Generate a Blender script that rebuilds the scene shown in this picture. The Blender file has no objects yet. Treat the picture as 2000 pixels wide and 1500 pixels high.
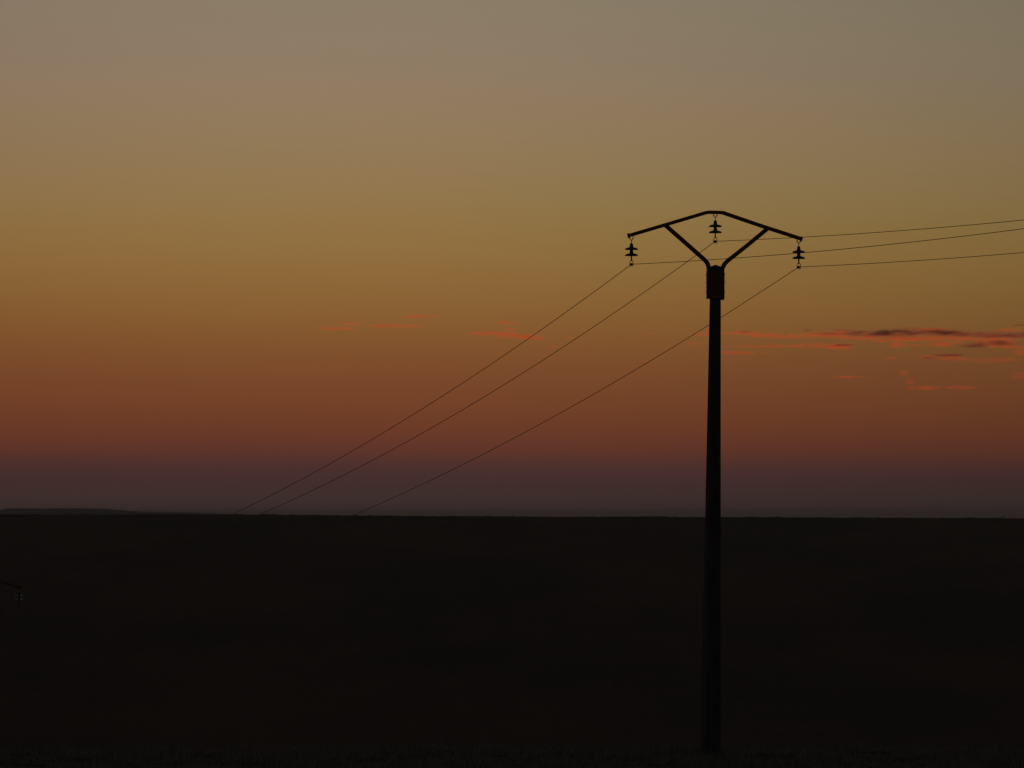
import bpy, bmesh, math, random
import numpy as np
from mathutils import Vector, Matrix, noise

random.seed(11)
S = bpy.context.scene
COL = S.collection
R = math.radians
EYE = 1.65

# ------------------------------------------------------------------ camera
cd = bpy.data.cameras.new('camera')
cam = bpy.data.objects.new('camera', cd)
COL.objects.link(cam)
cd.sensor_width = 36.0
cd.lens = 180.0
cd.clip_start = 0.5
cd.clip_end = 150000.0
cam.location = (0, 0, EYE)
cam.rotation_euler = (R(90) + math.atan(260 / 10000), 0, 0)
S.camera = cam

# ------------------------------------------------------------------ sky
SUN_AZ, SUN_EL = R(-5.0), R(-1.6)            # just below the skyline, a little left of the view axis
W = bpy.data.worlds.new('World')
S.world = W
W.use_nodes = True
nt = W.node_tree
nt.nodes.clear()
N, L = nt.nodes, nt.links


def srgb(c):
    return tuple((v / 255 / 12.92 if v / 255 <= .04045 else ((v / 255 + .055) / 1.055) ** 2.4) for v in c) + (1,)


def math_node(op, a, b=None, c=None, clamp=False):
    n = N.new('ShaderNodeMath')
    n.operation = op
    n.use_clamp = clamp
    for i, v in enumerate((a, b, c)):
        if v is None:
            continue
        if isinstance(v, (int, float)):
            n.inputs[i].default_value = v
        else:
            L.new(v, n.inputs[i])
    return n.outputs[0]


def smooth_range(v, a, b, lo, hi):
    n = N.new('ShaderNodeMapRange')
    n.interpolation_type = 'SMOOTHERSTEP'
    L.new(v, n.inputs[0])
    for i, q in enumerate((a, b, lo, hi)):
        n.inputs[i + 1].default_value = q
    return n.outputs[0]


tc = N.new('ShaderNodeTexCoord')
sep = N.new('ShaderNodeSeparateXYZ')
L.new(tc.outputs['Generated'], sep.inputs[0])
dx, dy, dz = sep.outputs
az = math_node('ARCTAN2', dx, dy)
# twilight colours by height above the horizon (sine of elevation)
SKY = [(1010, (72, 58, 57)), (985, (71, 54, 52)), (955, (71, 50, 48)), (930, (75, 50, 48)), (905, (85, 52, 47)),
       (880, (101, 56, 43)), (850, (109, 60, 41)), (800, (118, 67, 41)), (750, (123, 74, 43)), (700, (128, 81, 45)),
       (650, (134, 90, 48)), (600, (139, 99, 53)), (550, (142, 106, 58)), (500, (145, 112, 63)), (440, (146, 117, 70)),
       (380, (147, 121, 78)), (310, (147, 123, 87)), (230, (146, 125, 95)), (150, (145, 126, 102)), (0, (139, 127, 107))]
ramps = []
scale = 0.11
ramp = N.new('ShaderNodeValToRGB')
ramp.color_ramp.interpolation = 'B_SPLINE'
els = ramp.color_ramp.elements
for i, (py, c) in enumerate(SKY):
    p = math.sin(math.atan((1010 - py) / 10000)) / scale
    e = els[0] if i == 0 else (els[1] if i == 1 else els.new(p))
    e.position = p
    e.color = srgb(c)
# the afterglow is strongest above the sunken sun and dies away to both sides
# the layers are slightly uneven and dip towards the right
wob = N.new('ShaderNodeTexNoise')
wob.inputs['Scale'].default_value = 1.0
wob.inputs['Detail'].default_value = 4
wmap = N.new('ShaderNodeMapping')
wmap.inputs['Scale'].default_value = (14, 14, 60)
L.new(tc.outputs['Generated'], wmap.inputs[0])
L.new(wmap.outputs[0], wob.inputs[0])
elev = math_node('ADD', math_node('ADD', dz, math_node('MULTIPLY', math_node('SINE', az), .007)), math_node('MULTIPLY', math_node('SUBTRACT', wob.outputs[0], .5), .0025))
L.new(math_node('MULTIPLY', elev, 1 / scale, clamp=True), ramp.inputs[0])
dlt = math_node('SUBTRACT', az, -0.03)
sq = math_node('MULTIPLY', dlt, dlt)
narrow = math_node('EXPONENT', math_node('MULTIPLY', sq, -1 / (2 * .11 ** 2)))
wide = math_node('EXPONENT', math_node('MULTIPLY', sq, -1 / (2 * .75 ** 2)))
glow = math_node('MULTIPLY', math_node('MULTIPLY_ADD', narrow, .37, .63), wide)
glowc = N.new('ShaderNodeVectorMath')
glowc.operation = 'SCALE'
L.new(ramp.outputs[0], glowc.inputs[0])
L.new(glow, glowc.inputs['Scale'])
# higher up and away from the glow: the physical dusk sky
sky = N.new('ShaderNodeTexSky')
sky.sky_type = 'NISHITA'
sky.sun_disc = False
sky.sun_elevation = SUN_EL
sky.sun_rotation = SUN_AZ
sky.altitude = 300
up = smooth_range(dz, .085, .50, 0, 1)
mix = N.new('ShaderNodeMix')
mix.data_type = 'RGBA'
L.new(up, mix.inputs['Factor'])
L.new(glowc.outputs[0], mix.inputs[6])
nish = N.new('ShaderNodeVectorMath')
nish.operation = 'SCALE'
L.new(sky.outputs[0], nish.inputs[0])
nish.inputs['Scale'].default_value = 1.0
bg_glow = N.new('ShaderNodeBackground')
bg_sky = N.new('ShaderNodeBackground')
# warm to the left of the glow, faintly olive to the right, with soft uneven patches of thin haze
warm = N.new('ShaderNodeTexNoise')
warm.inputs['Scale'].default_value = 1.0
warm.inputs['Detail'].default_value = 3
w2 = N.new('ShaderNodeMapping')
w2.inputs['Scale'].default_value = (22, 22, 45)
w2.inputs['Location'].default_value = (3, 1, 7)
L.new(tc.outputs['Generated'], w2.inputs[0])
L.new(w2.outputs[0], warm.inputs[0])
wf = math_node('ADD', math_node('MULTIPLY', math_node('SUBTRACT', warm.outputs[0], .5), .12), math_node('MULTIPLY', math_node('SINE', az), -.55))
tint = N.new('ShaderNodeCombineXYZ')
L.new(math_node('MULTIPLY_ADD', wf, .55, 1.01), tint.inputs[0])
L.new(math_node('MULTIPLY_ADD', wf, -.15, .99), tint.inputs[1])
L.new(math_node('MULTIPLY_ADD', wf, .10, .985), tint.inputs[2])
tinted = N.new('ShaderNodeVectorMath')
tinted.operation = 'MULTIPLY'
L.new(glowc.outputs[0], tinted.inputs[0])
L.new(tint.outputs[0], tinted.inputs[1])
L.new(tinted.outputs[0], bg_glow.inputs[0])
L.new(sky.outputs[0], bg_sky.inputs[0])
bg_glow.inputs[1].default_value = 1.0
bg_sky.inputs[1].default_value = 0.13
nt.nodes.remove(mix)
nt.nodes.remove(nish)
mixs = N.new('ShaderNodeMixShader')
L.new(up, mixs.inputs[0])
L.new(bg_glow.outputs[0], mixs.inputs[1])
L.new(bg_sky.outputs[0], mixs.inputs[2])
out = N.new('ShaderNodeOutputWorld')
L.new(mixs.outputs[0], out.inputs[0])

# sun, already under the skyline: it only reaches the clouds
sd = bpy.data.lights.new('sun', 'SUN')
sd.energy = 2.6
sd.angle = R(.5)
sd.color = (1.0, .17, .035)
sun = bpy.data.objects.new('sun', sd)
COL.objects.link(sun)
sdir = Vector((math.sin(SUN_AZ) * math.cos(SUN_EL), math.cos(SUN_AZ) * math.cos(SUN_EL), math.sin(SUN_EL)))
sun.rotation_euler = sdir.to_track_quat('Z', 'Y').to_euler()

vs = S.view_settings
vs.view_transform = 'Standard'
vs.look = 'None'
vs.exposure = 0
vs.gamma = 1
vs.use_curve_mapping = False


# ------------------------------------------------------------------ helpers
def tag(o, label=None, cat=None, group=None, kind=None):
    for k, v in (('label', label), ('category', cat), ('group', group), ('kind', kind)):
        if v:
            o[k] = v
    return o


def build(name, bm, mat, parent=None, smooth=False):
    me = bpy.data.meshes.new(name)
    bmesh.ops.recalc_face_normals(bm, faces=bm.faces)
    bm.to_mesh(me)
    bm.free()
    if smooth:
        for p in me.polygons:
            p.use_smooth = True
    me.materials.append(mat)
    o = bpy.data.objects.new(name, me)
    COL.objects.link(o)
    o.parent = parent
    return o


def empty(name, loc, rz=0):
    o = bpy.data.objects.new(name, None)
    o.empty_display_size = .3
    COL.objects.link(o)
    o.location = loc
    o.rotation_euler = (0, 0, rz)
    return o


def copy_tree(o, parent=None):
    c = o.copy()
    COL.objects.link(c)
    c.parent = parent
    for ch in list(o.children):
        copy_tree(ch, c)
    return c


def material(name, c1, c2, scale=5, rough=.8, metal=0, bump=0, stretch=(1, 1, 1), detail=5, spec=.3):
    m = bpy.data.materials.new(name)
    m.use_nodes = True
    t = m.node_tree
    b = t.nodes['Principled BSDF']
    tcn = t.nodes.new('ShaderNodeTexCoord')
    mp = t.nodes.new('ShaderNodeMapping')
    mp.inputs['Scale'].default_value = stretch
    t.links.new(tcn.outputs['Object'], mp.inputs[0])
    nz = t.nodes.new('ShaderNodeTexNoise')
    nz.inputs['Scale'].default_value = scale
    nz.inputs['Detail'].default_value = detail
    t.links.new(mp.outputs[0], nz.inputs[0])
    r = t.nodes.new('ShaderNodeValToRGB')
    r.color_ramp.elements[0].position = .3
    r.color_ramp.elements[1].position = .7
    r.color_ramp.elements[0].color = (*c1, 1)
    r.color_ramp.elements[1].color = (*c2, 1)
    t.links.new(nz.outputs[0], r.inputs[0])
    t.links.new(r.outputs[0], b.inputs['Base Color'])
    b.inputs['Roughness'].default_value = rough
    b.inputs['Metallic'].default_value = metal
    b.inputs['Specular IOR Level'].default_value = spec
    if bump:
        bp = t.nodes.new('ShaderNodeBump')
        bp.inputs['Strength'].default_value = 1
        bp.inputs['Distance'].default_value = bump
        t.links.new(nz.outputs[0], bp.inputs['Height'])
        t.links.new(bp.outputs[0], b.inputs['Normal'])
    return m


def sweep(bm, path, prof, cyclic=False):
    """carry the closed outline prof (u across the path in its XZ plane, v along Y) along an XZ polyline"""
    n = len(path)
    rings = []
    for i, (x, z) in enumerate(path):
        if cyclic or 0 < i < n - 1:
            a, b = path[(i - 1) % n], path[(i + 1) % n]
        else:
            a, b = (path[0], path[1]) if i == 0 else (path[-2], path[-1])
        d1 = Vector((x - a[0], z - a[1])) if (cyclic or i > 0) else Vector((b[0] - x, b[1] - z))
        d2 = Vector((b[0] - x, b[1] - z)) if (cyclic or i < n - 1) else d1
        d1.normalize()
        d2.normalize()
        n1, n2 = Vector((-d1.y, d1.x)), Vector((-d2.y, d2.x))
        m = (n1 + n2).normalized()
        m /= max(.5, m.dot(n1))
        rings.append([bm.verts.new((x + m.x * u, v, z + m.y * u)) for u, v in prof])
    k = len(prof)
    for i in range(n if cyclic else n - 1):
        r0, r1 = rings[i], rings[(i + 1) % n]
        for j in range(k):
            bm.faces.new((r0[j], r0[(j + 1) % k], r1[(j + 1) % k], r1[j]))
    if not cyclic:
        bm.faces.new(rings[0])
        bm.faces.new(rings[-1][::-1])


def circle_prof(r, n=8, vy=0):
    return [(r * math.cos(2 * math.pi * i / n), vy + r * math.sin(2 * math.pi * i / n)) for i in range(n)]


def lathe(bm, prof, n=24, c=(0, 0, 0)):
    """closed outline of (radius, z) turned about Z"""
    rings = []
    for r, z in prof:
        if r < 1e-5:
            rings.append([bm.verts.new((c[0], c[1], c[2] + z))])
        else:
            rings.append([bm.verts.new((c[0] + r * math.cos(2 * math.pi * i / n), c[1] + r * math.sin(2 * math.pi * i / n), c[2] + z)) for i in range(n)])
    for a, b in zip(rings[:-1], rings[1:]):
        for i in range(n):
            j = (i + 1) % n
            if len(a) == 1 and len(b) > 1:
                bm.faces.new((a[0], b[i], b[j]))
            elif len(b) == 1 and len(a) > 1:
                bm.faces.new((a[i], b[0], a[j]))
            elif len(a) > 1:
                bm.faces.new((a[i], b[i], b[j], a[j]))


def box(bm, x0, x1, y0, y1, z0, z1, bev=0.0):
    vs_ = [bm.verts.new(p) for p in ((x0, y0, z0), (x1, y0, z0), (x1, y1, z0), (x0, y1, z0), (x0, y0, z1), (x1, y0, z1), (x1, y1, z1), (x0, y1, z1))]
    fs = [bm.faces.new([vs_[i] for i in q]) for q in ((0, 3, 2, 1), (4, 5, 6, 7), (0, 1, 5, 4), (1, 2, 6, 5), (2, 3, 7, 6), (3, 0, 4, 7))]
    if bev:
        es = list({e for f in fs for e in f.edges})
        bmesh.ops.bevel(bm, geom=es, offset=bev, segments=1, affect='EDGES')


def bolt(bm, x, y0, y1, z, r=.014):
    """hexagonal bolt along Y with a head at both ends and a thinner shank"""
    for ya, yb, rr in ((y0, y0 + .012, r), (y0 + .012, y1 - .012, r * .55), (y1 - .012, y1, r)):
        n = 6
        A = [bm.verts.new((x + rr * math.cos(math.pi * i / 3), ya, z + rr * math.sin(math.pi * i / 3))) for i in range(n)]
        B = [bm.verts.new((x + rr * math.cos(math.pi * i / 3), yb, z + rr * math.sin(math.pi * i / 3))) for i in range(n)]
        bm.faces.new(A)
        bm.faces.new(B[::-1])
        for i in range(n):
            bm.faces.new((A[i], A[(i + 1) % n], B[(i + 1) % n], B[i]))


# ------------------------------------------------------------------ materials
M_ground = bpy.data.materials.new('field_soil')
M_ground.use_nodes = True
t = M_ground.node_tree
b = t.nodes['Principled BSDF']
b.inputs['Roughness'].default_value = .95
b.inputs['Specular IOR Level'].default_value = .1
geo = t.nodes.new('ShaderNodeNewGeometry')


def gnoise(scale_, stretch, detail, seed):
    mp = t.nodes.new('ShaderNodeMapping')
    mp.inputs['Scale'].default_value = stretch
    mp.inputs['Location'].default_value = (seed, seed * .7, 0)
    t.links.new(geo.outputs['Position'], mp.inputs[0])
    nz = t.nodes.new('ShaderNodeTexNoise')
    nz.inputs['Scale'].default_value = scale_
    nz.inputs['Detail'].default_value = detail
    nz.inputs['Roughness'].default_value = .6
    t.links.new(mp.outputs[0], nz.inputs[0])
    return nz.outputs[0]


big = gnoise(.035, (1, .25, 1), 5, 3)
fine = gnoise(1.4, (1, 1, 1), 6, 9)
r1 = t.nodes.new('ShaderNodeValToRGB')
r1.color_ramp.elements[0].position = .38
r1.color_ramp.elements[1].position = .62
r1.color_ramp.elements[0].color = (.048, .026, .017, 1)
r1.color_ramp.elements[1].color = (.100, .047, .031, 1)
t.links.new(big, r1.inputs[0])
r2 = t.nodes.new('ShaderNodeValToRGB')
r2.color_ramp.elements[0].position = .3
r2.color_ramp.elements[1].position = .7
r2.color_ramp.elements[0].color = (.6, .6, .6, 1)
r2.color_ramp.elements[1].color = (1.25, 1.25, 1.25, 1)
t.links.new(fine, r2.inputs[0])
mm = t.nodes.new('ShaderNodeMix')
mm.data_type = 'RGBA'
mm.blend_type = 'MULTIPLY'
mm.inputs['Factor'].default_value = 1
t.links.new(r1.outputs[0], mm.inputs[6])
t.links.new(r2.outputs[0], mm.inputs[7])
t.links.new(mm.outputs[2], b.inputs['Base Color'])
bp = t.nodes.new('ShaderNodeBump')
bp.inputs['Distance'].default_value = .12
t.links.new(fine, bp.inputs['Height'])
t.links.new(bp.outputs[0], b.inputs['Normal'])

M_hill = material('hill_woods', (.05, .045, .045), (.08, .072, .07), scale=.01, rough=.95, spec=.05)
M_conc = material('weathered_concrete', (.15, .12, .105), (.25, .20, .17), scale=6, rough=.9, bump=.003, stretch=(1, 1, .25), spec=.15)
M_steel = material('glare_red_steel', (.34, .10, .055), (.48, .17, .09), scale=14, rough=.8, metal=.0, bump=.001, spec=.25)  # reddish tone of lens glare put into the steel's base colour
M_galv = material('galvanised_fittings', (.34, .16, .09), (.45, .24, .15), scale=30, rough=.6, metal=.5, spec=.3)
M_cap = material('insulator_cap_iron', (.07, .06, .06), (.12, .10, .10), scale=30, rough=.55, metal=.4)
M_wire = material('aluminium_conductor', (.18, .11, .06), (.25, .16, .09), scale=40, rough=.55, metal=.5)
M_grass = material('dry_verge_grass', (.22, .22, .20), (.38, .36, .34), scale=3, rough=.9, spec=.1)
t = M_grass.node_tree
b = t.nodes['Principled BSDF']
tl = t.nodes.new('ShaderNodeBsdfTranslucent')
t.links.new(b.inputs['Base Color'].links[0].from_socket, tl.inputs[0])
ms = t.nodes.new('ShaderNodeMixShader')
ms.inputs[0].default_value = .45
t.links.new(b.outputs[0], ms.inputs[1])
t.links.new(tl.outputs[0], ms.inputs[2])
t.links.new(ms.outputs[0], t.nodes['Material Output'].inputs['Surface'])
M_bush = material('bush_leaves', (.04, .05, .03), (.07, .08, .05), scale=8, rough=.9, spec=.1)

M_glass = bpy.data.materials.new('insulator_glass')
M_glass.use_nodes = True
t = M_glass.node_tree
b = t.nodes['Principled BSDF']
b.inputs['Base Color'].default_value = (.16, .22, .24, 1)
b.inputs['Roughness'].default_value = .12
b.inputs['IOR'].default_value = 1.5
b.inputs['Transmission Weight'].default_value = .3
tn = t.nodes.new('ShaderNodeTexNoise')
tn.inputs['Scale'].default_value = 20
tr = t.nodes.new('ShaderNodeMapRange')
tr.inputs[3].default_value = .08
tr.inputs[4].default_value = .3
t.links.new(tn.outputs[0], tr.inputs[0])
t.links.new(tr.outputs[0], b.inputs['Roughness'])

# ------------------------------------------------------------------ ground
CREST_Y = 900.0
CX = [-4000, 0, 200, 300, 480, 560, 700, 850, 980, 1100, 1250, 1400, 1500, 1600, 1700, 1850, 1960, 2000, 6000]
CP = [1008, 1005.6, 1006.0, 1005.0, 1005.4, 1006.6, 1007.4, 1009.0, 1009.4, 1010.2, 1009.6, 1011.2, 1010.8, 1012.0, 1011.6, 1012.6, 1012.4, 1013.4, 1009]
PY = [-15000, -2000, -300, 0, 50, 92, 99, 101.5, 105, 120, 156, 200, 240, 300, 400, 550, 700, 800, 900, 960, 1100, 1500, 3000, 15300]
PZ = [-10, -6, -1, 0, -1.75, -3.08, -3.03, -3.00, -3.5, -5.9, -10.62, -14.8, -16.5, -16.4, -14.2, -9.6, -4.5, -1.6, 0, -.4, -3, -9, -12, -12]


def hermite(xs, ys, x):
    xs = np.array(xs, float)
    ys = np.array(ys, float)
    d = np.diff(ys) / np.diff(xs)
    m = np.zeros_like(ys)
    m[0], m[-1] = d[0], d[-1]
    for i in range(1, len(ys) - 1):
        m[i] = 0 if d[i - 1] * d[i] <= 0 else 2 * d[i - 1] * d[i] / (d[i - 1] + d[i])
    i = np.clip(np.searchsorted(xs, x) - 1, 0, len(xs) - 2)
    h = xs[i + 1] - xs[i]
    s = (x - xs[i]) / h
    return (ys[i] * (1 + 2 * s) * (1 - s) ** 2 + m[i] * h * s * (1 - s) ** 2 + ys[i + 1] * s * s * (3 - 2 * s) + m[i + 1] * h * s * s * (s - 1))


def terrain(x, y):
    """height of the land at x, y (numpy arrays)"""
    x = np.asarray(x, float)
    y = np.asarray(y, float)
    z = hermite(PY, PZ, y)
    crest = EYE + (1010 - np.interp(1000 + x / CREST_Y * 10000, CX, CP)) / 10000 * CREST_Y
    w = np.exp(-((y - CREST_Y) / 330.0) ** 2)
    z = z + crest * w
    # gentle swells of the ploughed land
    z = z + (np.sin(x * .031 + y * .008 + 1) * .35 + np.sin(x * .011 - y * .019) * .5) * np.clip((y - 230) / 150, 0, 1) * (1 - w)
    return z


def spaced(n, half, k, c=0):
    u = np.linspace(-1, 1, n)
    return c + half * np.sinh(k * u) / math.sinh(k)


xs = spaced(521, 15300, 8.6)
ys = np.unique(np.concatenate([np.linspace(-15300, -400, 20), np.linspace(-400, 85, 50), np.linspace(85, 125, 80), np.linspace(125, 700, 130),
                               np.linspace(700, 1000, 110), np.geomspace(1000, 15300, 50)]))
X, Y = np.meshgrid(xs, ys)
Z = terrain(X, Y)
rng = np.random.default_rng(4)
fade = np.clip(1 - np.abs(X) / 400, 0, 1)
Z += rng.normal(0, 1, Z.shape) * fade * np.where(Y > 780, .08, .02) * (Y > 0)
nx, ny = len(xs), len(ys)
idx = np.arange(nx * ny).reshape(ny, nx)
faces = np.stack([idx[:-1, :-1], idx[:-1, 1:], idx[1:, 1:], idx[1:, :-1]], -1).reshape(-1, 4)
me = bpy.data.meshes.new('ground')
me.from_pydata(np.stack([X.ravel(), Y.ravel(), Z.ravel()], -1).tolist(), [], faces.tolist())
for p in me.polygons:
    p.use_smooth = True
me.materials.append(M_ground)
ground = bpy.data.objects.new('ground', me)
COL.objects.link(ground)
tag(ground, kind='structure')

# far-off ridge, 5 km away to the left
HX = [-3000, -1500, -120, 0, 14, 100, 205, 222, 255, 300, 360, 420, 480, 560]
HP = [1004, 999, 999, 996.5, 993.2, 992.8, 993.0, 994.8, 998.0, 999.8, 1000.6, 1002.6, 1006.5, 1014]
hx = np.linspace(-1990, -210, 500)
hy = np.array([4600, 4800, 4920, 5000, 5120, 5500])
HXX, HYY = np.meshgrid(hx, hy)
top = EYE + (1010 - np.interp(1000 + HXX * 2, HX, HP)) / 10000 * 5000 + rng.normal(0, .12, HXX.shape)
wy = np.interp(HYY, hy, [0, .45, .85, 1, .8, 0])
HZ = -13 + (top + 13) * wy
nx, ny = len(hx), len(hy)
idx = np.arange(nx * ny).reshape(ny, nx)
faces = np.stack([idx[:-1, :-1], idx[:-1, 1:], idx[1:, 1:], idx[1:, :-1]], -1).reshape(-1, 4)
me = bpy.data.meshes.new('hills')
me.from_pydata(np.stack([HXX.ravel(), HYY.ravel(), HZ.ravel()], -1).tolist(), [], faces.tolist())
me.materials.append(M_hill)
hills = bpy.data.objects.new('hills', me)
COL.objects.link(hills)
tag(hills, kind='structure')

# ------------------------------------------------------------------ haze
bm = bmesh.new()
box(bm, -15400, 15400, -15400, 15400, -19.5, 14.0)
M_haze = bpy.data.materials.new('evening_haze')
M_haze.use_nodes = True
t = M_haze.node_tree
t.nodes.clear()
pv = t.nodes.new('ShaderNodeVolumePrincipled')
pv.inputs['Color'].default_value = (.80, .80, .86, 1)
pv.inputs['Density'].default_value = 1.5e-4
pv.inputs['Anisotropy'].default_value = .3
mo = t.nodes.new('ShaderNodeOutputMaterial')
t.links.new(pv.outputs[0], mo.inputs['Volume'])
haze = build('haze', bm, M_haze)
tag(haze, kind='stuff')

# ------------------------------------------------------------------ the power line
ARM_YAW = R(22)
C22 = math.cos(ARM_YAW)
BASE = Vector((3.975, 100.0, EYE - 4.66))


def make_insulator(loc, rz, label, group):
    """string of two glass discs; origin at the point where the shackle passes under the arm"""
    root = empty('insulator_string', loc, rz)
    tag(root, label, 'insulator', group)
    # U shackle
    bm = bmesh.new()
    pts = [(-.036, .035), (-.036, -.034)] + [(-.036 * math.cos(a), -.034 - .036 * math.sin(a)) for a in np.linspace(.35, math.pi - .35, 8)] + [(.036, -.034), (.036, .035)]
    sweep(bm, pts, circle_prof(.0075))
    build('shackle', bm, M_galv, root, True)
    bm = bmesh.new()
    lathe(bm, [(0, -.060), (.013, -.064), (.013, -.076), (.0075, -.082), (.007, -.13), (0, -.13)], 12)
    build('ball_rod', bm, M_galv, root, True)
    for k, zt in enumerate((-.130, -.248)):
        bm = bmesh.new()
        lathe(bm, [(0, 0), (.020, -.001), (.028, -.012), (.033, -.04), (.039, -.075), (.043, -.092), (.040, -.102), (0, -.102)], 20, (0, 0, zt))
        d = build('disc_cap', bm, M_cap, root, True)
        bm = bmesh.new()
        lathe(bm, [(.030, -.080), (.060, -.083), (.095, -.092), (.118, -.104), (.128, -.120), (.125, -.131), (.116, -.124), (.107, -.119), (.103, -.128),
                   (.096, -.128), (.092, -.117), (.078, -.115), (.074, -.130), (.067, -.130), (.062, -.114), (.046, -.115), (.042, -.128), (.030, -.128), (.024, -.104)], 32, (0, 0, zt))
        build('glass_disc', bm, M_glass, root, True)
    bm = bmesh.new()
    lathe(bm, [(0, -.340), (.034, -.342), (.035, -.362), (.022, -.380), (.0135, -.386), (.013, -.455), (.017, -.462), (.017, -.478), (0, -.48)], 14)
    build('ball_pin', bm, M_galv, root, True)
    bm = bmesh.new()
    pts = [(-.033, -.535), (-.034, -.49), (-.022, -.470), (.022, -.470), (.034, -.49), (.033, -.535)]
    sweep(bm, pts, circle_prof(.006))
    build('clevis', bm, M_galv, root, True)
    # boat-shaped suspension clamp lying along the wire (local Y) with keeper and two U bolts
    bm = bmesh.new()
    sec = []
    for y, zt, w, dpt in ((-.075, -.008, .012, .012), (-.05, .0, .020, .024), (0, .004, .026, .034), (.05, .0, .020, .024), (.075, -.008, .012, .012)):
        sec.append([bm.verts.new((a * w, y, -.535 + zt - c * dpt)) for a, c in ((-1, 0), (-.8, .7), (0, 1), (.8, .7), (1, 0), (.45, -.35), (-.45, -.35))])
    for a_, b_ in zip(sec[:-1], sec[1:]):
        for i in range(7):
            bm.faces.new((a_[i], a_[(i + 1) % 7], b_[(i + 1) % 7], b_[i]))
    bm.faces.new(sec[0])
    bm.faces.new(sec[-1][::-1])
    for yb in (-.028, .028):
        for xb in (-.024, .024):
            lathe(bm, [(0, 0), (.006, 0), (.006, -.05), (.010, -.05), (.010, -.062), (0, -.062)], 6, (xb, yb, -.518))
    box(bm, -.036, .036, -.009, .009, -.545, -.528, .003)
    build('suspension_clamp', bm, M_cap, root)
    return root


CLAMP_Z = -.541


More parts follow.
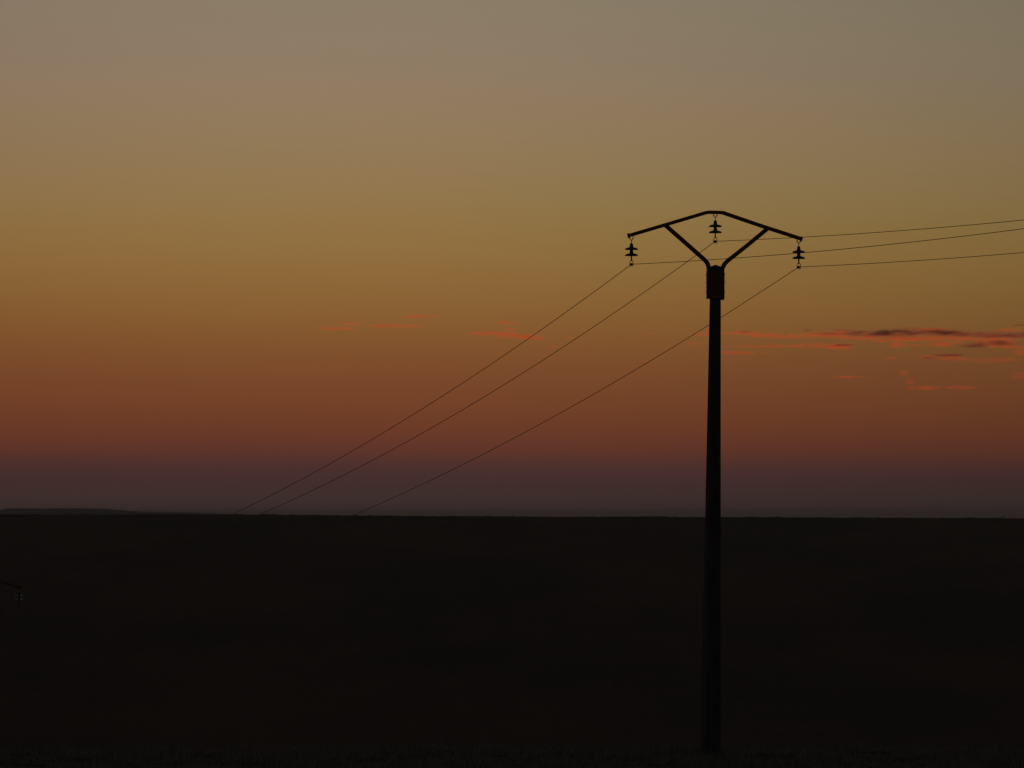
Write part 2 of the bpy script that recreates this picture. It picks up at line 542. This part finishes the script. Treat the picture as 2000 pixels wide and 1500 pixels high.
def make_pole(loc, rz, label, group):
    root = empty('utility_pole', loc, rz)
    tag(root, label, 'utility pole', group)
    # tapered rectangular concrete shaft with chamfered corners and a long sunk panel in each broad face
    bm = bmesh.new()
    H = 9.535
    zs = [-1.2, 0, .55, .62] + list(np.linspace(1.2, 8.2, 12)) + [8.62, 8.68, H]

    def ring(z, pan):
        f = 1 - max(z, 0) / H
        w = .092 + .0815 * f
        d = .062 + .05 * f
        cx = -.122 * f + .006
        c = .016
        if pan:
            q = w * .52
            s = .016
            pts = [(-w + c, -d), (-q, -d), (-q + .014, -d + s), (q - .014, -d + s), (q, -d), (w - c, -d), (w, -d + c), (w, d - c), (w - c, d), (q, d), (q - .014, d - s),
                   (-q + .014, d - s), (-q, d), (-w + c, d), (-w, d - c), (-w, -d + c)]
        else:
            q = w * .52
            pts = [(-w + c, -d), (-q, -d), (-q + .014, -d), (q - .014, -d), (q, -d), (w - c, -d), (w, -d + c), (w, d - c), (w - c, d), (q, d), (q - .014, d),
                   (-q + .014, d), (-q, d), (-w + c, d), (-w, d - c), (-w, -d + c)]
        return [bm.verts.new((x + cx, y, z)) for x, y in pts]
    rs = [ring(z, .6 < z < 8.65) for z in zs]
    for a_, b_ in zip(rs[:-1], rs[1:]):
        for i in range(16):
            bm.faces.new((a_[i], a_[(i + 1) % 16], b_[(i + 1) % 16], b_[i]))
    bm.faces.new(rs[0][::-1])
    bm.faces.new(rs[-1])
    build('shaft', bm, M_conc, root)
    # hipped cap
    bm = bmesh.new()
    base = [bm.verts.new(p) for p in ((-.125, -.080, H - .02), (.131, -.080, H - .02), (.131, .080, H - .02), (-.125, .080, H - .02))]
    b2 = [bm.verts.new((v.co.x, v.co.y, H + .004)) for v in base]
    t0 = [bm.verts.new(p) for p in ((-.012, 0, H + .056), (.022, 0, H + .056))]
    bm.faces.new(base[::-1])
    for i in range(4):
        bm.faces.new((base[i], base[(i + 1) % 4], b2[(i + 1) % 4], b2[i]))
    bm.faces.new((b2[0], b2[1], t0[1], t0[0]))
    bm.faces.new((b2[1], b2[2], t0[1]))
    bm.faces.new((b2[2], b2[3], t0[0], t0[1]))
    bm.faces.new((b2[3], b2[0], t0[0]))
    build('pole_cap', bm, M_conc, root)
    # cambered crossarm: rolled channel, web towards -Y
    h, d, tk = .033, .034, .009
    chan = [(-h, -d), (h, -d), (h, d), (h - tk, d), (h - tk, -d + tk), (-h + tk, -d + tk), (-h + tk, d), (-h, d)]
    arm_pts = [(-1.838, 10.125), (-1.02, 10.365), (-.215, 10.602), (-.165, 10.613), (-.12, 10.617), (.12, 10.617), (.17, 10.613), (.215, 10.598),
               (1.02, 10.365), (1.85, 10.138)]
    bm = bmesh.new()
    sweep(bm, arm_pts, chan)
    arm = build('crossarm', bm, M_steel, root)
    for s, (x, z) in ((-1, arm_pts[0]), (1, arm_pts[-1])):
        bm = bmesh.new()
        box(bm, -.008, .008, -.042, .042, -.050, .044, .003)
        o = build('end_plate', bm, M_steel, arm)
        o.location = (x + s * .008, 0, z)
        o.rotation_euler = (0, s * R(10), 0)
    for x in (-1.785, 0, 1.80):
        zc = {-1: 10.140, 0: 10.617, 1: 10.152}[int(np.sign(x))]
        for q in (-.034, .034):
            bm = bmesh.new()
            lathe(bm, [(0, .0), (.0065, 0), (.0065, -.055), (.015, -.055), (.015, -.069), (0, -.069)], 6, (x + q, 0, zc - .002))
            build('hanger_bolt', bm, M_galv, arm)
    # two bent struts, each running down as a side cheek of the pole head
    for s in (-1, 1):
        bm = bmesh.new()
        hs, ds = .036, .030
        pr = [(-hs, -ds), (hs, -ds), (hs, ds), (hs - tk, ds), (hs - tk, -ds + tk), (-hs + tk, -ds + tk), (-hs + tk, ds), (-hs, ds)]
        pts = [(-1.055, 10.362), (-.59, 9.985), (-.225, 9.685), (-.165, 9.620), (-.137, 9.545), (-.131, 9.46), (-.141, 8.920)]
        if s > 0:
            pts = [(1.165, 10.335), (.70, 9.985), (.27, 9.675), (.20, 9.610), (.158, 9.530), (.145, 9.45), (.145, 8.905)]
        sweep(bm, pts, [(u, v + .012) for u, v in pr] if s < 0 else [(u, v + .012) for u, v in pr])
        # keep the arm's end of the strut behind the arm
        for v in bm.verts:
            if v.co.z > 10.2:
                v.co.y += .055
            elif v.co.z > 9.9:
                v.co.y += .026
        build('strut', bm, M_steel, root)
        bm = bmesh.new()
        bolt(bm, -1.0 if s < 0 else 1.11, -.05, .115, 10.355 if s < 0 else 10.332)
        build('strut_bolt', bm, M_galv, root)
    # front and rear clamp plates across the pole head
    for s in (-1, 1):
        bm = bmesh.new()
        y0, y1 = sorted((s * .084, s * .074))
        box(bm, -.158, .162, y0, y1, 8.93, 9.47, .003)
        pl = build('clamp_plate', bm, M_steel, root)
    for z in (9.05, 9.25, 9.40):
        for x in (-.145, .149):
            bm = bmesh.new()
            bolt(bm, x, -.108, .108, z)
            build('clamp_bolt', bm, M_galv, root)
    return root


near_pole = make_pole(BASE, ARM_YAW, 'tall near concrete power pole with arched steel crossarm and two bent struts', 'poles of the power line')
far_y = 156.0
rc = (38 - 1000) / 10000 * (far_y + .67), far_y + .67, EYE + (1010 - 1183) / 10000 * (far_y + .67)      # far clamp, right phase
far_base = Vector((rc[0] - 1.80 * C22, far_y, rc[2] - (10.122 + CLAMP_Z)))
far_pole = copy_tree(near_pole)
far_pole.location = far_base
tag(far_pole, 'farther power pole in the dark valley, only its crossarm tip in view', 'utility pole')

HANG = {'L': (-1.785, 10.110), 'C': (0.0, 10.592), 'R': (1.80, 10.122)}
ins0 = make_insulator((0, 0, 0), ARM_YAW, 'x', 'insulators hanging from the pole crossarms')
LAB = {'L': 'two-disc glass insulator hanging from the left tip of the near crossarm',
       'C': 'two-disc glass insulator hanging under the middle of the arched crossarm',
       'R': 'two-disc glass insulator hanging from the right tip of the near crossarm'}
LABF = {'L': 'insulator on the outer left tip of the valley pole crossarm, outside the picture',
        'C': 'insulator under the middle of the valley pole crossarm, outside the picture',
        'R': 'small pale two-disc insulator against the dark ground at the far left'}
clampN, clampF = {}, {}
first = True
for base, labs, clamps in ((BASE, LAB, clampN), (far_base, LABF, clampF)):
    for k in 'LCR':
        hx_, hz_ = HANG[k]
        p = Vector((base.x + hx_ * C22, base.y + hx_ * math.sin(ARM_YAW), base.z + hz_))
        o = ins0 if first else copy_tree(ins0)
        first = False
        o.location = p
        o['label'] = labs[k]
        clamps[k] = p + Vector((0, 0, CLAMP_Z))


def tube(bm, pts, r, n=6):
    rings = []
    for i, p in enumerate(pts):
        d = (pts[min(i + 1, len(pts) - 1)] - pts[max(i - 1, 0)]).normalized()
        a = d.cross(Vector((0, 0, 1))).normalized()
        b_ = d.cross(a)
        rings.append([bm.verts.new(p + (a * math.cos(2 * math.pi * j / n) + b_ * math.sin(2 * math.pi * j / n)) * r) for j in range(n)])
    for a, b_ in zip(rings[:-1], rings[1:]):
        for j in range(n):
            bm.faces.new((a[j], a[(j + 1) % n], b_[(j + 1) % n], b_[j]))
    bm.faces.new(rings[0])
    bm.faces.new(rings[-1][::-1])


# sag of the far span, then heading, slope and curvature of the near span for each phase
SAG = {'L': 1.52, 'C': 1.54, 'R': 1.36}
NEAR = {'L': (27.0, -.0220, .00150), 'C': (28.5, -.0280, .00150), 'R': (29.0, -.0200, .00150)}
WLAB = {'L': 'thin power wire through the left insulator, lowest point left of the pole struts',
        'C': 'thin power wire through the middle insulator under the arch of the crossarm',
        'R': 'thin power wire through the right insulator, passing behind the pole shaft'}
WIRE_R = .0062
for k in 'LCR':
    A, B = clampN[k], clampF[k]
    pts = []
    th, m0, cv = NEAR[k]
    d = Vector((math.sin(R(th)), -math.cos(R(th)), 0))
    for u in np.linspace(42, 0, 110)[:-1]:
        q = A + d * u
        q.z += m0 * u + cv * u * u
        pts.append(q)
    for s in np.linspace(0, 1, 160):
        q = A.lerp(B, s)
        q.z -= 4 * SAG[k] * s * (1 - s)
        pts.append(q)
    bm = bmesh.new()
    tube(bm, pts, WIRE_R)
    o = build('power_wire', bm, M_wire, None, True)
    tag(o, WLAB[k], 'power line', 'wires of the power line')

# ------------------------------------------------------------------ vegetation
def blades(name, spots, mat):
    """spots: (x, y, z, height, lean) -> two-segment tapering blades in one mesh"""
    V, F = [], []
    for (x, y, z, h_, ln) in spots:
        a = random.uniform(0, 2 * math.pi)
        w = random.uniform(.004, .009)
        la = random.uniform(0, 2 * math.pi)
        ox, oy = math.cos(la) * ln * h_, math.sin(la) * ln * h_
        cx, sx = math.cos(a) * w, math.sin(a) * w
        i = len(V)
        V += [(x - cx, y - sx, z), (x + cx, y + sx, z), (x + ox * .35 + cx * .7, y + oy * .35 + sx * .7, z + h_ * .6),
              (x + ox * .35 - cx * .7, y + oy * .35 - sx * .7, z + h_ * .6), (x + ox, y + oy, z + h_)]
        F += [(i, i + 1, i + 2, i + 3), (i + 3, i + 2, i + 4)]
    me = bpy.data.meshes.new(name)
    me.from_pydata(V, [], F)
    me.materials.append(mat)
    o = bpy.data.objects.new(name, me)
    COL.objects.link(o)
    return o


gx = rng.uniform(-14, 14, 46000)
gy = rng.uniform(93.5, 102.3, 46000)
gz = terrain(gx, gy) - .02
sp = []
for x, y, z in zip(gx, gy, gz):
    n_ = noise.noise(Vector((x * .9, y * .9, 0))) + .5 * noise.noise(Vector((x * 3.1, y * 3.1, 4)))
    if n_ < -.25:
        continue
    sp.append((x, y, z, max(.05, .10 + .20 * n_ + random.uniform(-.03, .07)), random.uniform(.1, .7)))
g = blades('grass', sp, M_grass)
tag(g, 'dry grass on the near verge along the bottom of the picture', 'grass', kind='stuff')

# tuft of long weeds round the foot of the pole
sp = []
for i in range(520):
    a = random.uniform(0, 2 * math.pi)
    r_ = abs(random.gauss(0, .26))
    x, y = BASE.x - .12 + r_ * math.cos(a), BASE.y - .05 + r_ * math.sin(a) * .7
    sp.append((x, y, float(terrain(x, y)) - .03, random.uniform(.12, .44) * (1 - r_ * .6 if r_ < 1 else .4), random.uniform(.15, .9)))
g = blades('weeds', sp, M_grass)
tag(g, 'tuft of long weeds growing round the foot of the near pole', 'weeds', kind='stuff')

# small bush on the skyline at the right
root = empty('bush', (1959.5 / 10000 * CREST_Y - 90, CREST_Y, 0))
root.location.z = float(terrain(root.location.x, CREST_Y)) - .05
tag(root, 'tiny bush sticking up from the skyline near the right edge', 'bush')
bm = bmesh.new()
for i in range(5):
    a = i * 1.3
    box(bm, .02 * math.cos(a) * i - .008, .02 * math.cos(a) * i + .008, .02 * math.sin(a) * i - .008, .02 * math.sin(a) * i + .008, 0, .22)
build('stem', bm, M_bush, root)
bm = bmesh.new()
for i in range(260):
    p = Vector((random.gauss(0, .11), random.gauss(0, .11), random.uniform(.05, .46)))
    p.x *= 1.15 - p.z
    q = [bm.verts.new(p + Vector((random.uniform(-.035, .035), random.uniform(-.035, .035), random.uniform(-.03, .03)))) for _ in range(3)]
    bm.faces.new(q)
build('foliage', bm, M_bush, root)


# ------------------------------------------------------------------ clouds, 40 km out
CLOUD_D = 40000.0


def cloud_material(name, dens, col, seed, thr, ns=5.0, absorb=(.3, .2, .25)):
    m = bpy.data.materials.new(name)
    m.use_nodes = True
    t = m.node_tree
    t.nodes.clear()
    n_, l_ = t.nodes, t.links
    tcn = n_.new('ShaderNodeTexCoord')

    def mth(op, a, b=None, clamp=False):
        q = n_.new('ShaderNodeMath')
        q.operation = op
        q.use_clamp = clamp
        for i, v in enumerate((a, b)):
            if v is None:
                continue
            if isinstance(v, (int, float)):
                q.inputs[i].default_value = v
            else:
                l_.new(v, q.inputs[i])
        return q.outputs[0]
    ln = n_.new('ShaderNodeVectorMath')
    ln.operation = 'LENGTH'
    l_.new(tcn.outputs['Object'], ln.inputs[0])
    geo_ = n_.new('ShaderNodeNewGeometry')
    mp = n_.new('ShaderNodeMapping')
    mp.inputs['Scale'].default_value = (1 / 120, 1 / 400, 1 / 30)
    mp.inputs['Location'].default_value = (seed, seed * 1.7, 0)
    l_.new(geo_.outputs['Position'], mp.inputs[0])
    nz = n_.new('ShaderNodeTexNoise')
    nz.inputs['Scale'].default_value = ns
    nz.inputs['Detail'].default_value = 3
    nz.inputs['Roughness'].default_value = .55
    l_.new(mp.outputs[0], nz.inputs[0])
    fall = mth('SUBTRACT', 1.0, mth('MULTIPLY', ln.outputs['Value'], ln.outputs['Value']), True)
    v = mth('MULTIPLY', mth('POWER', fall, 1.1), mth('MULTIPLY', mth('SUBTRACT', mth('ADD', nz.outputs[0], mth('MULTIPLY', fall, .18)), thr, True), 4.0))
    dn = mth('MULTIPLY', v, dens)
    p = n_.new('ShaderNodeVolumePrincipled')
    p.inputs['Color'].default_value = (*col, 1)
    p.inputs['Anisotropy'].default_value = .35
    l_.new(dn, p.inputs['Density'])
    mo = n_.new('ShaderNodeOutputMaterial')
    l_.new(p.outputs[0], mo.inputs['Volume'])
    return m


MC = {'R': cloud_material('thin_red_cloud', .0032, (.95, .40, .28), 3, .45, 1.0),  # red clouds: sunset glow also put into the scatter colour
      'Q': cloud_material('faint_red_cloud', .0021, (.95, .40, .28), 23, .42, 1.0),
      'F': cloud_material('fainter_red_cloud', .0010, (.95, .40, .30), 41, .42, 1.0),
      'D': cloud_material('shaded_purple_cloud', .0031, (.36, .28, .48), 17, .36, 1.0),  # dark clouds: shaded cloud body put into a darker scatter colour
      'E': cloud_material('shaded_brown_cloud', .0060, (.36, .26, .38), 29, .36, 1.0)}

# streak: centre (px), half width, half height in units of 4 m at 40 km
CL = [
    ('long wispy red cloud streak, leftmost in the sky', 'R', [(655, 641, 38, 2.6), (690, 632, 24, 2.8), (742, 636, 22, 2.2), (785, 636, 40, 3.0)]),
    ('short red cloud streak above the leftmost long one', 'R', [(826, 618, 32, 3.0), (795, 619, 16, 2)]),
    ('red cloud streak left of the wires, short upper one', 'R', [(990, 630, 26, 3.0)]),
    ('red cloud streaks crossed by the leftmost wire', 'R', [(962, 651, 42, 3.2), (1005, 656, 40, 3.6), (1048, 660, 28, 3.4), (998, 643, 14, 2)]),
    ('small red cloud fleck beside the middle wire', 'Q', [(1082, 677, 10, 2.6), (1112, 660, 14, 2.2)]),
    ('small red cloud flecks just left of the pole shaft', 'Q', [(1270, 651, 9, 2), (1372, 652, 22, 4.5), (1355, 671, 16, 2.4)]),
    ('red cloud streak just right of the pole shaft', 'R', [(1440, 650, 30, 3), (1462, 651, 22, 3), (1505, 655, 36, 4.5), (1540, 657, 20, 4)]),
    ('low flat red cloud streak below the others beside the pole', 'Q', [(1440, 689, 50, 3), (1490, 676, 70, 2.6)]),
    ('dark brown cloud tuft at the left end of the purple cloud bank', 'E', [(1575, 645, 14, 2.6), (1456, 648, 12, 1.8)]),
    ('red cloud streak under the left end of the purple bank', 'R', [(1600, 655, 50, 5), (1645, 650, 26, 4.5), (1690, 660, 50, 4), (1720, 665, 20, 3)]),
    ('second red cloud streak with a dark right end, below the purple bank', 'R', [(1600, 675, 60, 4), (1640, 678, 28, 4)]),
    ('dark end of the lower red streak', 'E', [(1645, 674, 20, 2.2)]),
    ('long dark purple cloud bank right of the pole', 'D', [(1615, 652, 30, 2.6), (1645, 645, 20, 2.4), (1710, 652, 56, 6), (1730, 647, 20, 4), (1775, 649, 52, 8.5), (1830, 648, 46, 7), (1870, 652, 46, 5.6), (1680, 651, 60, 4.5), (1742, 651, 60, 5.5), (1805, 650, 70, 6), (1890, 653, 50, 4.5)]),
    ('glowing red underside fringe below the purple bank', 'R', [(1750, 660, 24, 5), (1790, 661, 44, 4.5), (1860, 661, 46, 5), (1845, 672, 30, 5), (1750, 673, 24, 5), (1800, 675, 20, 3), (1822, 644, 30, 3)]),
    ('dark purple cloud lump at the right edge', 'D', [(1945, 653, 42, 7), (2010, 654, 40, 6.5), (1960, 655, 60, 4.5)]),
    ('dark streaked cloud under the right-hand purple lump', 'E', [(1950, 670, 42, 5), (1900, 675, 28, 3.4)]),
    ('red glow on cloud between the right-hand purple lumps', 'R', [(1945, 664, 40, 7), (1975, 645, 26, 3), (1955, 676, 30, 4), (2000, 685, 20, 8)]),
    ('faint dark cloud bar lower right', 'E', [(1855, 694, 32, 2.6), (1815, 699, 14, 2.4)]),
    ('faint red cloud patch beneath the lower dark bar', 'Q', [(1862, 700, 26, 4), (1812, 697, 14, 4), (1740, 700, 14, 2.4)]),
    ('faint reddish cloud wisps near the right edge', 'F', [(1925, 704, 40, 5), (1975, 702, 22, 4)]),
    ('small red cloud fleck with a thin tail, low right', 'Q', [(1622, 735, 10, 4), (1658, 736, 30, 2)]),
    ('hook-shaped red cloud wisp, low right', 'Q', [(1766, 728, 10, 5), (1778, 745, 9, 6), (1802, 757, 30, 4)]),
    ('lowest flat red cloud wisp', 'Q', [(1870, 757, 34, 3.2)]),
    ('faint red cloud patch at the right edge, below the bank', 'F', [(1996, 733, 20, 8), (1865, 734, 10, 4)]),
    ('thin dark wisp high at the right edge above the clouds', 'E', [(1994, 635, 16, 1.6)]),
]


def puff_mesh():
    bm = bmesh.new()
    bmesh.ops.create_icosphere(bm, subdivisions=3, radius=1)
    me_ = bpy.data.meshes.new('cloud')
    bm.to_mesh(me_)
    bm.free()
    return me_


PM = {}
for k, mt in MC.items():
    PM[k] = puff_mesh()
    PM[k].materials.append(mt)
for ci, (lab, kind, streaks) in enumerate(CL):
    x0, y0 = streaks[0][0], streaks[0][1]
    D = CLOUD_D * (1 + .012 * (ci % 5)) + (1500 if kind in 'RQF' else -1500)
    parts = []
    root = None
    if len(streaks) > 1:
        root = empty('cloud', ((x0 - 1000) / 10000 * D, D, EYE + (1010 - y0) / 10000 * D))
    for (px, py, hw, hh) in streaks:
        o = bpy.data.objects.new('cloud' if root is None else 'streak', PM[kind])
        COL.objects.link(o)
        p = Vector(((px - 1000) / 10000 * D, D, EYE + (1010 - py) / 10000 * D))
        u = D / 10000 * 1.25
        o.scale = (hw * u * 1.15, min(hw, 30) * u * .8 + 20, hh * u * 1.25)
        if root:
            o.parent = root
            o.location = p - root.location
        else:
            o.location = p
            root = o
    tag(root, lab, 'cloud', 'sunset clouds')

S.cycles.volume_bounces = 1
S.cycles.volume_step_rate = 1.0
S.cycles.max_bounces = 6
